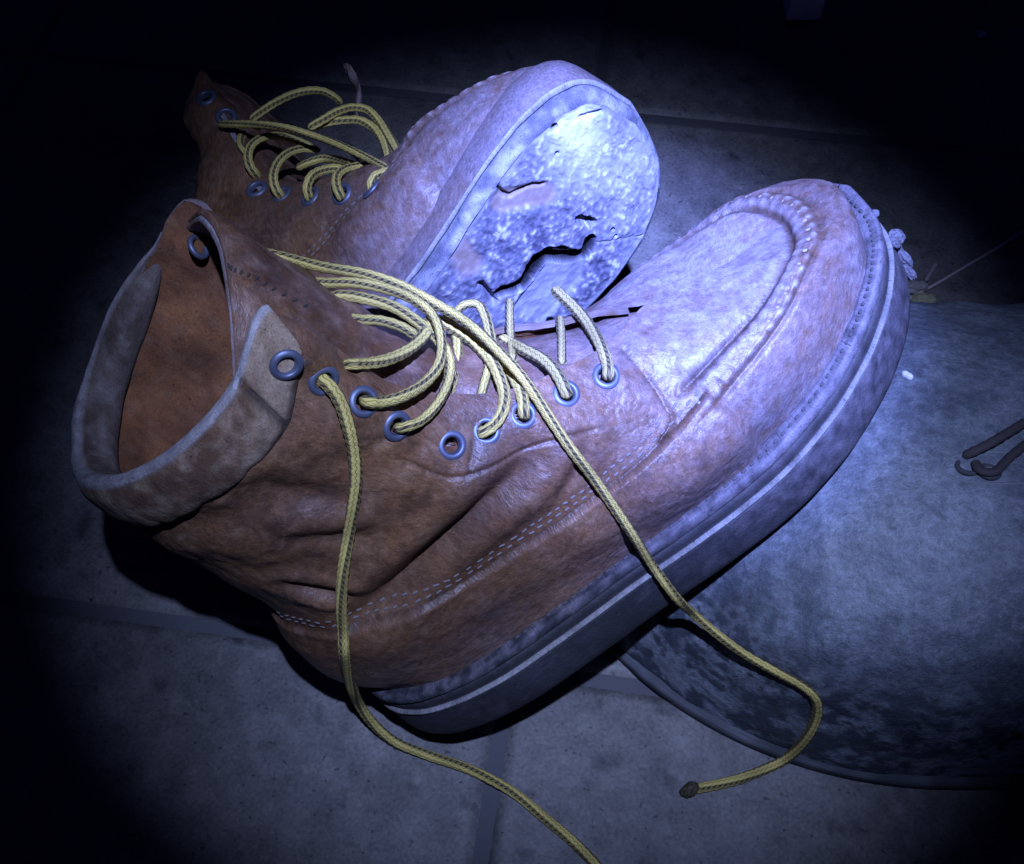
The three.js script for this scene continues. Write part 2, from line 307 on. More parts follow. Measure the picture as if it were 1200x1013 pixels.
  const lin = grid(LU, LV, (i, j) => { const v = .02 + .98 * j / (LV - 1), q = gridAt(us(i), v); const off = lerp(.006, .0028, smooth(.7, 1, v)); return q.p.clone().addScaledVector(q.n, -off); },
    { flip: S.flip > 0, color: (i, j, p) => { const m = fbm(p.x * 45, p.y * 45, p.z * 45, 4), m2 = fbm(p.x * 150, p.y * 150, p.z * 150, 3); return mix3(mix3([.30, .118, .042], [.10, .037, .015], clamp(.45 + m * 1.7)), [.36, .23, .15], clamp(m2 * .8 - .02)); }, uv: (i, j) => [us(i) * .024 / GS, j / LV * .16 / GS] });
  const lp = lin.attributes.position.array, keep = splitGrid(lin, LU, LV, (i, j) => { const k = (i * LV + j) * 3; for (const e of o.eyelets) if ((lp[k] - e.x) ** 2 + (lp[k + 1] - e.y) ** 2 + (lp[k + 2] - e.z) ** 2 < .0058 ** 2) return null; return 'lining'; });
  part('lining', keep.lining, suedeMat, boot);
  const edge = grid(LU * 2, 5, (i, j) => { const q = gridAt(u0 + i / (LU * 2 - 1) * (ROWS - u0 + 10.7), 1), t = j / 4; return q.p.clone().addScaledVector(q.n, -.0028 * t).addScaledVector(V(0, 1, 0), .0006 * Math.sin(Math.PI * t)); },
    { flip: S.flip < 0, color: (i, j, p) => mix3([.20, .12, .075], DUST, clamp(.35 + fbm(p.x * 120, p.y * 120, p.z * 120, 3))) });
  part('facing_edge', edge, suedeMat, boot);
  for (const e of o.eyelets) { const q = find(e); q.p.copy(e).addScaledVector(q.n, e.clone().sub(q.p).dot(q.n) * -1); let n = V(0, 0, 0); for (let a = 0; a < 8; a++) { const t = V(Math.cos(a * .785), Math.sin(a * .785), 0).multiplyScalar(.0046); n.add(find(e.clone().add(t)).n); } part('eyelet', ring(q.p.addScaledVector(n.normalize(), e.lift ?? 0), n, .0056, .0030, .0008), eyeletMat, boot); }
  // two rows of stitches above the lower band, on the visible side and on the other
  for (const far of [0, 1]) {
    const st = [];
    for (const off of [.0024, .0056]) {
      const line = []; let last = null;
      for (let i = 0; i < NU; i++) {
        const u = U(i), k = inPlug(u); if ((u > TOE) !== !!far || k > 10.15 || k < .6) continue;
        let j = 0; while (j < NV - 1 && I[i * NV + j].p.y - seamY(I[i * NV + j].p.x) < off) j++;
        const q = (i * NV + j) * 3; line.push({ p: V(FP[q], FP[q + 1], FP[q + 2]), n: V(FN[q], FN[q + 1], FN[q + 2]) });
      }
      let acc = 0, from = null;
      for (let i = 1; i < line.length; i++) {
        acc += line[i].p.distanceTo(line[i - 1].p);
        if (!from && acc > .0014) { from = line[i]; acc = 0; } else if (from && acc > .0023) { st.push(bar(from.p, line[i].p, line[i].n, .00055, .00045)); from = null; acc = 0; }
      }
    }
    if (st.length) { const m = part('stitching', mergeGeometries(st), threadMat, boot); m.userData.kind = 'stuff'; }
  }
  // the stitches over the raised toe seam
  const ms = [];
  { let next = 0; for (let i = 1; i < NU; i++) { const k = inPlug(U(i)); if (k < o.mocFrom - .1) continue; if (arc[i] < next) continue; next = arc[i] + .0062;
    const L = len[i], a = gridAt(U(i), seamV - .0030 / L), b = gridAt(U(i), seamV + .0012 / L); ms.push(bar(a.p.clone().addScaledVector(a.n, -.0002), b.p, a.n.clone().add(b.n).normalize(), .0005 + .0005 * rnd(), .0005)); } }
  const mm = part('toe_stitching', mergeGeometries(ms), dustyThreadMat, boot); mm.userData.kind = 'stuff';
  return { find, gridAt, S };
}
function buildCollar(boot, S, up, o) {
  const prof = [[.0004, -.0245], [.003, -.0215], [.0045, -.016], [.0048, -.010], [.0046, -.003], [.0030, .0008], [.0018, .0026], [.0004, .0031], [-.0012, .0031], [-.0026, .0022], [-.0048, .0004], [-.0072, -.003], [-.0088, -.0075], [-.0086, -.0115], [-.0070, -.0145], [-.0045, -.0155], [-.0028, -.0152]];
  const pc = new THREE.CatmullRomCurve3(prof.map((p) => V(p[0], p[1], 0))), M = 64, CU = 420;
  const uA = ROWS - (o.far ?? 4.25), uB = ROWS + 5.05;
  const fr = (i) => { const u = lerp(uA, uB, i / (CU - 1)), a = S.at(u, 1), b = S.at(u, .93); const t = a.clone().sub(b).normalize(); let n = S.normal(u, .97); n.addScaledVector(t, -n.dot(t)).normalize(); return { u, a, t, n }; };
  const F = []; for (let i = 0; i < CU; i++) F.push(fr(i));
  // smooth the frames so the roll runs without kinks
  for (let k = 0; k < 14; k++) for (let i = 1; i < CU - 1; i++) { F[i].n.add(F[i - 1].n).add(F[i + 1].n).normalize(); F[i].t.add(F[i - 1].t).add(F[i + 1].t).normalize(); }
  const endK = (i) => { const e = Math.min(i, CU - 1 - i) / (CU - 1); return i < CU / 2 ? .12 + .88 * Math.sqrt(smooth(0, .16, e)) : .45 + .55 * Math.sqrt(clamp(e / .045)); };
  const pt = (i, j) => {
    const q = pc.getPoint(j / (M - 1)), f = F[i], k = endK(i), w = fbm(f.a.x * 50, f.a.y * 50 + j * .03, f.a.z * 50, 3), e = Math.min(i, CU - 1 - i) / (CU - 1);
    const tab = 1 - .75 * gauss(e - .10, .006) * (q.x > .001 ? 1 : 0);                     // the seam where the front tab ends
    const far = i < CU / 2 ? 1 : 1, thin = e < .1 ? .6 : 1;
    return f.a.clone().addScaledVector(f.n, q.x * k * (q.x > 0 ? tab * thin : 1) + .0011 * w).addScaledVector(f.t, q.y * (i < CU / 2 ? Math.max(.35, k) : 1) * (q.y < -.01 ? .95 + .12 * w : 1) + .0006 * w);
  };
  const g = grid(CU, M, pt, { flip: S.flip > 0, uv: (i, j) => [i / CU * .25 / GS, j / M * .06 / GS], color: (i, j, p) => {
    const q = pc.getPoint(j / (M - 1)), m = fbm(p.x * 35, p.y * 35, p.z * 35, 4), m2 = fbm(p.x * 160, p.y * 160, p.z * 160, 3), e = Math.min(i, CU - 1 - i) / (CU - 1);
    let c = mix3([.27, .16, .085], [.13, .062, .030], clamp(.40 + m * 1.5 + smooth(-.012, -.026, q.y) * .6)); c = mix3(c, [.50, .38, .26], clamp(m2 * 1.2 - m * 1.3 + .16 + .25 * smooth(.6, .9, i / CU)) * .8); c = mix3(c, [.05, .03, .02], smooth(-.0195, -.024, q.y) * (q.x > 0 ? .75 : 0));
    const inside = smooth(-.002, -.006, q.x); c = mix3(c, mix3([.19, .145, .12], [.085, .055, .038], clamp(.45 + m * 1.6)), inside * .95); c = mix3(c, [.30, .26, .235], inside * clamp(m2 * 1.5 - .05 + .3 * gauss(q.y + .006, .004))); c = mix3(c, [.34, .27, .22], inside * gauss(q.y + .0142, .0010) * .8);  // pale band along the middle of the inner roll is a painted highlight
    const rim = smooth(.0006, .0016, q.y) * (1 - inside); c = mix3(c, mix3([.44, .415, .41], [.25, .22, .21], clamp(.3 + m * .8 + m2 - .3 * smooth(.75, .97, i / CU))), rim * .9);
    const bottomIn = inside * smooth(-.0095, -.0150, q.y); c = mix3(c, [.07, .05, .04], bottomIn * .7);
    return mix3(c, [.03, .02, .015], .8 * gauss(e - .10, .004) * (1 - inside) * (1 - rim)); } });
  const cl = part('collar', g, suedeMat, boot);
  return { F, pt };
}
function buildTongue(boot, S, rows) {
  const TU = 130, TV = 90, net2 = rows.map((r) => r.map((p) => V(...p))), R = net2.length, C = net2[0].length;
  const row = (s) => { const i = Math.min(R - 2, Math.floor(s)), t = s - i, m = (k) => net2[Math.min(R - 1, Math.max(0, i + k))]; return net2[0].map((_, c) => crv(m(-1)[c], m(0)[c], m(1)[c], m(2)[c], t)); };
  const pts = []; for (let i = 0; i < TU; i++) { const r = row(i / (TU - 1) * (R - 1) * .99999); for (let j = 0; j < TV; j++) { const s = j / (TV - 1) * (C - 1) * .99999, k = Math.floor(s), t = s - k, g = (a) => r[Math.min(C - 1, Math.max(0, k + a))]; pts.push(S.warp(crv(g(-1), g(0), g(1), g(2), t))); } }
  const side = (th) => (i, j) => { const p = pts[i * TV + j].clone(); const w = fbm(p.x * 45, p.y * 45, p.z * 45, 4); return p.add(V(.0022 * w + .0004 * Math.sin(i * .5), .0016 * w, 0)).add(V(-th * .8, -th * .5, 0)); };
  const col = (i, j, p) => { const m = fbm(p.x * 28, p.y * 28, p.z * 28, 4), m2 = fbm(p.x * 120, p.y * 120, p.z * 120, 4); let c = mix3(mix3([.20, .095, .045], DARKB, clamp(.35 + m * 1.5)), TAN, clamp(m2 * 1.2)); return mix3(c, DUST, clamp(.08 + m2 * .3 + smooth(.135, .19, p.x) * .4)); };
  const uv = (i, j) => [j / TV * .08 / GS, i / TU * .16 / GS];
  const a = grid(TU, TV, side(0), { flip: S.flip < 0, color: col, uv }), b = grid(TU, TV, side(.0028), { flip: S.flip > 0, color: (i, j, p) => mix3([.20, .12, .08], DUST, .3 + .3 * fbm(p.x * 90, p.y * 90, p.z * 90, 3)), uv });
  const rim = []; for (let i = 0; i < TU; i++) rim.push([i, 0]); for (let j = 1; j < TV; j++) rim.push([TU - 1, j]); for (let i = TU - 2; i >= 0; i--) rim.push([i, TV - 1]);
  const s0 = side(0), s1 = side(.0028);
  const e = grid(rim.length, 4, (i, j) => { const [x, y] = rim[i], t = j / 3; return s0(x, y).lerp(s1(x, y), t).add(V(0, .0007 * Math.sin(Math.PI * t), 0)); }, { flip: S.flip > 0, color: (i, j, p) => mix3([.36, .30, .26], DUST, .5), uv: (i, j) => [i * .001 / GS, j * .001 / GS] });
  part('tongue', mergeGeometries([a, b, e]), leatherMat, boot);
  const ts = []; for (let i = 92; i < 116; i += 2) for (const o of [0]) { const p0 = s0(i, 56 + o * 3), p1 = s0(i + 1.0 > TU - 1 ? i : i + 1, 58 + o * 3), n = s0(i, 57).sub(s0(i, 55)).cross(s0(i + 1, 56).sub(s0(i, 56))).normalize(); if (n.x < 0) n.negate(); ts.push(bar(p0.addScaledVector(n, .0004), p1.addScaledVector(n, .0004), n, .0004, .0003)); }
  part('tongue_stitching', mergeGeometries(ts), darkThreadMat, boot).userData.kind = 'stuff';
}
function buildTread(boot, S) {
  const v2 = (l) => l.map((a) => V(a[0], 0, a[1]));
  const crack = v2([[.193, -.006], [.201, .002], [.2065, .001], [.2157, -.001], [.2217, .002], [.2245, .006], [.2262, .0125], [.230, .0178], [.235, .0202], [.2405, .0178]]);
  const hole = v2([[.2455, .003], [.2471, .0086], [.2483, .0122]]), wavy = v2([[.2378, -.0545], [.235, -.0505], [.2314, -.043], [.2326, -.038], [.2374, -.0352], [.2422, -.0325], [.2471, -.0265]]);
  const slit = v2([[.241, .021], [.2459, .028], [.254, .038], [.2603, .046]]), notch = v2([[.191, -.019], [.189, -.011], [.187, -.004]]), slot = v2([[.2815, -.030], [.286, -.0255], [.2895, -.0215]]);
  const dots = [[.27, -.0392, .0018], [.276, -.0488, .0012], [.262, -.03, .0009], [.252, .026, .001], [.25, .03, .0009]];
  const ni = 520, nj = 210, c0 = outline(.003, 640), half = (x, sgn) => { for (let i = 0; i < 320; i++) { const a = c0[sgn > 0 ? i : (640 - i) % 640], b = c0[sgn > 0 ? i + 1 : 639 - i]; if (b[0] >= x) return lerp(a[1], b[1], clamp((x - a[0]) / (b[0] - a[0] + 1e-9))); } return 0; };
  const X0 = c0[0][0], X1 = c0[320][0];
  const q = []; for (let i = 0; i < ni; i++) { const x = X0 + (X1 - X0) * (1 - Math.cos(Math.PI * i / (ni - 1))) / 2, a = half(x, -1), b = half(x, 1); for (let j = 0; j < nj; j++) q.push([x, lerp(a, b, j / (nj - 1)), Math.min(j, nj - 1 - j) / (nj - 1)]); }
  const inf = q.map(([x, z, e]) => {
    const p = V(x, 0, z), lump = fbm(x * 95, z * 95, 3, 4), grit = fbm(x * 330, z * 330, 9, 3), flake = fbm(x * 120 + 7, z * 60, 1, 3), zone = fbm(x * 26 + 2, z * 26, 6, 3);
    const rim = smooth(.004, .03, e) * smooth(.296, .290, x), strip = smooth(-.046, -.040, z - (x - .245) * .0), jag = fbm(x * 420, z * 420, 2, 2);
    let h = rim * (.0009 * lump + .00035 * grit * smooth(-.2, .2, zone + .1) + (.0003) * Math.sign(flake) * smooth(.03, .14, Math.abs(flake)));
    const [dc, tc] = polyDist(p, crack), [dw] = polyDist(p, wavy), [dh] = polyDist(p, hole), [ds] = polyDist(p, slit), [dn] = polyDist(p, notch), [dl] = polyDist(p, slot);
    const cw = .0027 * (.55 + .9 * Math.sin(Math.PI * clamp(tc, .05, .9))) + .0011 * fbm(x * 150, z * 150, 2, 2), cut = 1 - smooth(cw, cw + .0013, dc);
    // the smooth inner layer laid bare heelward of the tear
    const inner = smooth(.0, .003, z - .0035 + (x - .21) * .1) * smooth(.031, .028, z) * smooth(.0012, .0024, polyDist(p, crack)[0]) * smooth(.0, .0035, interp(z, [-.006, .002, .0125, .0178, .0202, .03], [.2150, .2217, .2262, .230, .235, .2235]) - x) * smooth(.186, .194, x), flap = inner;
    h = lerp(h, -.0016 + .0011 * lump + .0003 * grit, flap);
    const br = smooth(.004, .0, polyDist(p, v2([[.2285, -.0405], [.2345, -.034], [.2405, -.0275], [.2445, -.0225]]))[0] - .0035), br2 = smooth(.005, .0, polyDist(p, v2([[.201, -.046], [.1975, -.0395], [.195, -.031]]))[0] - .003);
    h = lerp(h, -.0012 + .0004 * lump, Math.max(br, br2)); h -= .0022 * gauss(dw, .0009);
    h -= .0070 * cut + .008 * (1 - smooth(.0013 + .001 * jag, .0022 + .001 * jag, dh)) + .0016 * gauss(ds, .0006) * (.4 + jag) + .004 * gauss(dn, .0012) + .002 * gauss(dl, .0008);
    let hole2 = 0; for (const d of dots) { const dd = Math.hypot(x - d[0], z - d[1]); hole2 = Math.max(hole2, 1 - smooth(d[2] * .6, d[2] * 1.1, dd)); } h -= .003 * hole2;
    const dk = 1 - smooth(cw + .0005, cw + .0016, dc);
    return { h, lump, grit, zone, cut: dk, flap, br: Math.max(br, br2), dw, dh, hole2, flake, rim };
  });
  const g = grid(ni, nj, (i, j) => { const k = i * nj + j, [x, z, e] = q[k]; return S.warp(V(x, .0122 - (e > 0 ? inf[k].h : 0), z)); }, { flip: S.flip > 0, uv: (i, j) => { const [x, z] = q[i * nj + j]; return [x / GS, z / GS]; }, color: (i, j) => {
    const k = i * nj + j, [x, z] = q[k], f = inf[k], white = gauss(Math.hypot((x - .278) / 1.2, (z + .030) / 2.0), .010), high = smooth(.222, .285, x - z * .12);  // white paints the torch hot spot over the dusty toe
    let c = mix3([.070, .068, .105], [.27, .265, .32], clamp(.42 + high * .25 + f.grit * 1.2 + f.lump * .8 + f.zone * .7)); c = mix3(c, [.58, .58, .60], clamp(white * 1.1 + smooth(.14, .34, f.grit + f.lump * .5) * .6 + high * .25 * smooth(.0, .3, f.zone + .1)));
    c = mix3(c, [.30, .21, .16], f.br * .7); c = mix3(c, [.30, .30, .35], smooth(.05, .0, q[k][2]) * .6); c = mix3(c, mix3([.17, .165, .20], [.34, .34, .38], clamp(.5 + f.zone * 1.6 + f.lump)), f.flap * .85); c = mix3(c, [.005, .005, .006], clamp(f.cut + .7 * gauss(f.dw, .0007) + (1 - smooth(.001, .002, f.dh)) + f.hole2 * .9)); return c; } });  // near-black in the tear, groove and holes is shade put into the colour
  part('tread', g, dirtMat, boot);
}
function buildSole(boot, S, o) {
  if (o.tread) buildTread(boot, S);
  const rub = (i, j, p) => { const m = fbm(p.x * 40, p.y * 40, p.z * 40, 4), m2 = fbm(p.x * 170, p.y * 170, p.z * 170, 3); const toe = smooth(.12, .27, p.x); return mix3(mix3([.040, .039, .048], [.013, .014, .018], clamp(.45 + m * 1.6 - .25 * toe)), DUST, clamp(-.04 + toe * .34 + m2 * .6 * (.25 + toe) + m * .3)); };
  const caked = (i, j, p) => { const c = rub(i, j, p), l = fbm(p.x * 150, p.y * 150, p.z * 150, 3), m = fbm(p.x * 60, p.y * 60, p.z * 60, 3); const y = p.y - .0344 * Math.max(0, (p.x - .15) / .15) ** 2; return mix3(mix3(c, [.36, .36, .40], .5), mix3([.12, .12, .16], [.45, .45, .48], clamp(.4 + l * 1.5 + m)), smooth(.0210, .0165, y + .004 * m)); };
  part('outsole', slab(S, o.tread ? [[.003, .0122], [.0018, .0125], [.0010, .0131], [.0004, .0140], [0, .0148], [-.0003, .0156], [-.0003, .0165], [-.0003, .0180], [.0002, .0195], [.0004, .0206]] : [[.003, .0002], [.0008, .0016], [0, .004], [-.0002, .006], [-.0003, .008], [-.0004, .010], [-.0004, .012], [-.0003, .014], [-.0001, .016], [.0001, .018], [.0002, .0195], [.0004, .0206]], o.tread ? caked : rub, true, !o.tread, o.tread ? .0011 : .0008), rubberMat, boot);
  part('rand', slab(S, o.tread ? [[.0004, .0206], [-.0008, .0209], [-.0012, .0215], [-.0008, .0222], [.001, .0230]] : [[.0004, .0206], [-.0002, .0210], [-.0007, .0214], [-.0004, .0219], [.0012, .0226]], (i, j, p) => { const m = fbm(p.x * 90, p.y * 90, p.z * 90, 4); return mix3([.34, .325, .32], [.08, .078, .08], clamp(m * 1.7 + .12 + .35 * smooth(.05, .0, p.x) - (o.tread ? .3 : 0))); }, true, true), rubberMat, boot);
  const mi = o.tread ? .0012 : 0;
  if (o.tread) part('welt', slab(S, [[.0004, .0226], [.0008, .0262], [.0016, .0305], [.0030, .036], [.0050, .0415], [.0075, .0465], [.0100, .050]], (i, j, p) => { const m = fbm(p.x * 30, p.y * 30, p.z * 30, 4), m2 = fbm(p.x * 140, p.y * 140, p.z * 140, 3); return mix3(mix3(BROWN, DARKB, clamp(.5 + m)), DUST, clamp(.40 + .22 * smooth(.12, .26, p.x) + m2 * .35 + m * .3)); }, false, false, .0005), leatherMat, boot);
  else {
  part('midsole', slab(S, [[.0014, .0226], [.0017, .0232], [.0012, .0245], [.0010, .0265], [.0020, .0288]], (i, j, p) => mix3(rub(i, j, p), [.045, .042, .045], .55), true, false, .0003), rubberMat, boot);  // colour darkened so the shallow groove holds painted shade
  part('welt', slab(S, [[.0012, .0288], [.0002, .0298], [.0002, .0322], [.0012, .0334], [.0020, .03345], [.0029, .0335], [.0038, .0335], [.0047, .03355], [.0056, .03355], [.0066, .0336], [.0078, .0336], ...(o.tread ? [[.0058, .0350], [.0064, .0395], [.0095, .0400]] : [[.0092, .0326]])], (i, j, p) => { const m2 = fbm(p.x * 210, p.y * 210, p.z * 210, 3); return mix3(rub(i, j, p), DUST, clamp(.15 + m2 * .9 + .25 * smooth(.1, .25, p.x))); }, true, false, .0007), rubberMat, boot);
  }
  // welt stitches
  const st = [], top = outline(.0042, 420);
  for (let i = 70; i < 330; i += 2) { const f = (k) => S.warp(V(top[k][0], .0338, top[k][1])); const a = f(i), b = f(i + 1).sub(a).multiplyScalar(1.1).add(a); st.push(bar(a, b, V(0, 1, 0), .0007, .0006)); }
  if (!o.tread) { const w = part('welt_stitch', mergeGeometries(st), weltThreadMat, boot); w.userData.kind = 'stuff'; }
  part('insole', slab(S, [[.013, .036], [.013, .038]], () => [.11, .06, .035], true, false), suedeMat, boot);
}
// ---------------------------------------------------------------- floor
const floorMat = new THREE.MeshStandardMaterial({ vertexColors: true, map: stoneTex, roughness: 0.62, bumpMap: grainTex, bumpScale: 0.0002 });
const groutMat = new THREE.MeshStandardMaterial({ color: RGB(.085, .083, .088), roughness: 0.95 });
const floor = new THREE.Group(); floor.name = 'floor'; floor.userData = { kind: 'structure', label: 'worn stone-coloured floor tiles with dark grout' }; scene.add(floor);
floor.position.set(-0.001, 0, -0.199); floor.rotation.y = -8.3 * Math.PI / 180;
{
  const bed = new THREE.PlaneGeometry(3.6, 3.6); bed.rotateX(-Math.PI / 2); bed.translate(0, -.0028, 0); part('grout', bed, groutMat, floor);
  const T = .405, G = .0075;
  for (let a = -3; a < 3; a++) for (let b = -4; b < 2; b++) {
    const near = a >= -1 && a <= 0 && b >= -2 && b <= 0, n = near ? 150 : 14, x0 = a * T + G / 2, z0 = b * T + G / 2, w = T - G, sd = rnd() * 40, tone = .9 + .2 * rnd();
    const g = grid(n, n, (i, j) => {
      const fx = i / (n - 1), fz = j / (n - 1), e = Math.min(fx, 1 - fx, fz, 1 - fz) * w, x = x0 + fx * w, z = z0 + fz * w;
      return V(x, -.0026 * (e < 1e-6 ? 1 : Math.exp(-e / .0012)) + .0004 * fbm(x * 30 + sd, z * 30, 0, 3), z);
    }, { flip: true, uv: (i, j) => [(x0 + i / (n - 1) * w) / .13 + sd, (z0 + j / (n - 1) * w) / .13], color: (i, j, p) => {
      const m = fbm(p.x * 9 + sd, p.z * 9, 2, 4), m2 = fbm(p.x * 48 + sd, p.z * 48, 5, 4), m3 = fbm(p.x * 200, p.z * 200, 8, 2);
      let c = mix3([.25, .235, .215], [.115, .108, .10], clamp(.45 + m * 1.5 + m2 * 1.0)); c = mix3(c, [.36, .335, .30], clamp(m2 * 1.3 + m3 * .5 - .12)); c = mix3(c, [.04, .038, .038], smooth(.2, .4, fbm(p.x * 75 + 5, p.z * 75, sd, 4) + .15 * m3) * .6); return c.map((x) => x * tone); } });
    part('tile', g, floorMat, floor);
  }
}
// ---------------------------------------------------------------- boots
const FS = shape(.0447, -.0194, 1), BS = shape(.0344, -.0171, -1, (p) => {          // the shaft of the boot behind has slumped flat
  const t = smooth(.10, .185, p.y) * smooth(.16, .10, p.x); p.x = lerp(p.x, .117 - (.100 - p.x) * .30, t); if (p.y > .1) p.y = .1 + (p.y - .1) * .88; return p; }, .829, 1.045);
const front = thing('work_boot', 'brown leather moc-toe work boot in front, its open shaft and near side facing us', 'boot', 'pair of worn work boots');
front.matrixAutoUpdate = true;
function pose(g, m, t, s) { const M = new THREE.Matrix4().set(m[0], m[1], m[2], 0, m[3], m[4], m[5], 0, m[6], m[7], m[8], 0, 0, 0, 0, 1); g.quaternion.setFromRotationMatrix(M); g.position.set(...t); g.scale.setScalar(s); g.updateMatrixWorld(true); }
pose(front, [.7744, -.5603, .2938, .397, .792, .4638, -.4926, -.2426, .8358], [-.0474, .0220, -.1566], 1.02);
const EYE = [[.0924, .1976, .0437], [.0960, .1813, .0381], [.1008, .1659, .0379], [.1029, .1499, .0374], [.1120, .1287, .0355], [.1244, .1229, .0331], [.1382, .1172, .0313], [.1553, .1096, .0269], [.1711, .1025, .0239]];
const tongueRows = [
  [[.205, .083, -.022], [.206, .086, -.011], [.206, .087, 0], [.206, .086, .011], [.205, .083, .022]],
  [[.172, .090, -.030], [.175, .101, -.015], [.176, .103, 0], [.175, .100, .014], [.172, .090, .026]],
  [[.140, .108, -.036], [.146, .122, -.018], [.148, .125, 0], [.146, .119, .016], [.138, .104, .029]],
  [[.112, .140, -.036], [.122, .150, -.020], [.124, .152, 0], [.118, .146, .016], [.100, .135, .030]],
  [[.100, .180, -.041], [.110, .185, -.022], [.112, .186, 0], [.103, .179, .018], [.084, .170, .035]],
  [[.086, .224, -.044], [.099, .229, -.022], [.101, .225, 0], [.09, .213, .020], [.071, .192, .032]],
  [[.0855, .2245, -.044], [.094, .232, -.023], [.097, .228, -.002], [.0885, .2145, .019], [.070, .1905, .031]]];
buildSole(front, FS, {});
const fu = buildUpper(front, FS, {
  mocFrom: 10.0, wrinkle: 1, dustFrom: .13, dust: .12, eyelets: EYE.map((p, i) => Object.assign(V(...p), { lift: i ? 0 : .0018 })),
  creases: [
    { pts: spline([[.1291, .1045, .0385], [.1221, .1025, .0392], [.1095, .1002, .0391], [.0975, .0982, .0375], [.085, .0962, .0353], [.0733, .0942, .0329], [.0531, .0896, .0284], [.0363, .0875, .0238]], 24), w: .0058, d: .0066, dark: .10 },
    { pts: spline([[.0249, .1190, .0212], [.0296, .1150, .0235], [.0345, .1087, .0250], [.0392, .1022, .0255], [.0417, .0965, .0256]], 12), w: .0030, d: .0034, dark: .35 },
    { pts: spline([[.0395, .1395, .0305], [.0493, .1347, .0322], [.0588, .1268, .0325], [.067, .118, .0335]], 12), w: .0044, d: .0020, dark: .05 },
    { pts: spline([[.0454, .1694, .0361], [.0601, .1522, .0343], [.0689, .1400, .0367], [.080, .133, .037]], 12), w: .0056, d: .0020, dark: .05 },
    { pts: spline([[.150, .094, .0365], [.142, .089, .040], [.130, .084, .040]], 8), w: .0030, d: .0016, dark: .1 }],
  steps: [
    { pts: spline([[.0754, .178, .0415], [.0854, .1605, .0405], [.0892, .1493, .0373], [.0966, .1362, .0376], [.1033, .1220, .0392], [.1160, .1139, .0378], [.1346, .1068, .0368], [.1529, .0968, .0366], [.170, .088, .038]], 40), d: .0009 },
    { pts: spline([[.1820, .1018, .0166], [.1826, .0900, .0295], [.1814, .0821, .0367], [.1803, .0778, .0390], [.1713, .0749, .0410]], 16), d: .0013, lip: .0006 },
    ...[[.0385, .0528, .0240, 1], [.0425, .0512, .0250, 0], [.0448, .0504, .0252, 0], [.0471, .0496, .0253, 0], [.0496, .0488, .0255, 0], [.0524, .0478, .0256, 1]].map(([x, y, z, o]) => ({ pts: o ? spline([0, 1, 2, 3, 4, 5, 6].map((k) => [x + .0016 * Math.cos(k * 1.047), y + .0021 * Math.sin(k * 1.047), z]), 16) : [V(x - .0006, y - .0018, z), V(x + .0006, y + .0018, z)], d: .0004 })),
    { pts: spline([[.1221, .1270, .0323], [.1156, .1216, .0361], [.1070, .1165, .0386]], 8), d: .0006 }] });
buildCollar(front, FS, fu, {});
buildTongue(front, FS, tongueRows);

const BEYE = [[0.1113, 0.1982, 0.0498], [0.1158, 0.1826, 0.0449], [0.115, 0.1324, 0.0407], [0.1259, 0.1203, 0.0382], [0.141, 0.103, 0.0409], [0.1571, 0.0893, 0.0419], [0.1748, 0.072, 0.0488]];
const back = thing('work_boot', 'brown leather work boot behind, lying on its side with its dirt-caked torn sole turned up', 'boot', 'pair of worn work boots');
pose(back, [.7591, -.3639, -.5398, .5792, -.0011, .8152, -.2973, -.9314, .21], [-.1412, .0409, -.2408], .9975);
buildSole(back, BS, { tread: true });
const bu = buildUpper(back, BS, { mocFrom: 10.0, creases: [], steps: [], wrinkle: 1, dustFrom: .12, dust: .12, eyelets: BEYE.map((p) => V(...p)) });
buildTongue(back, BS, tongueRows);

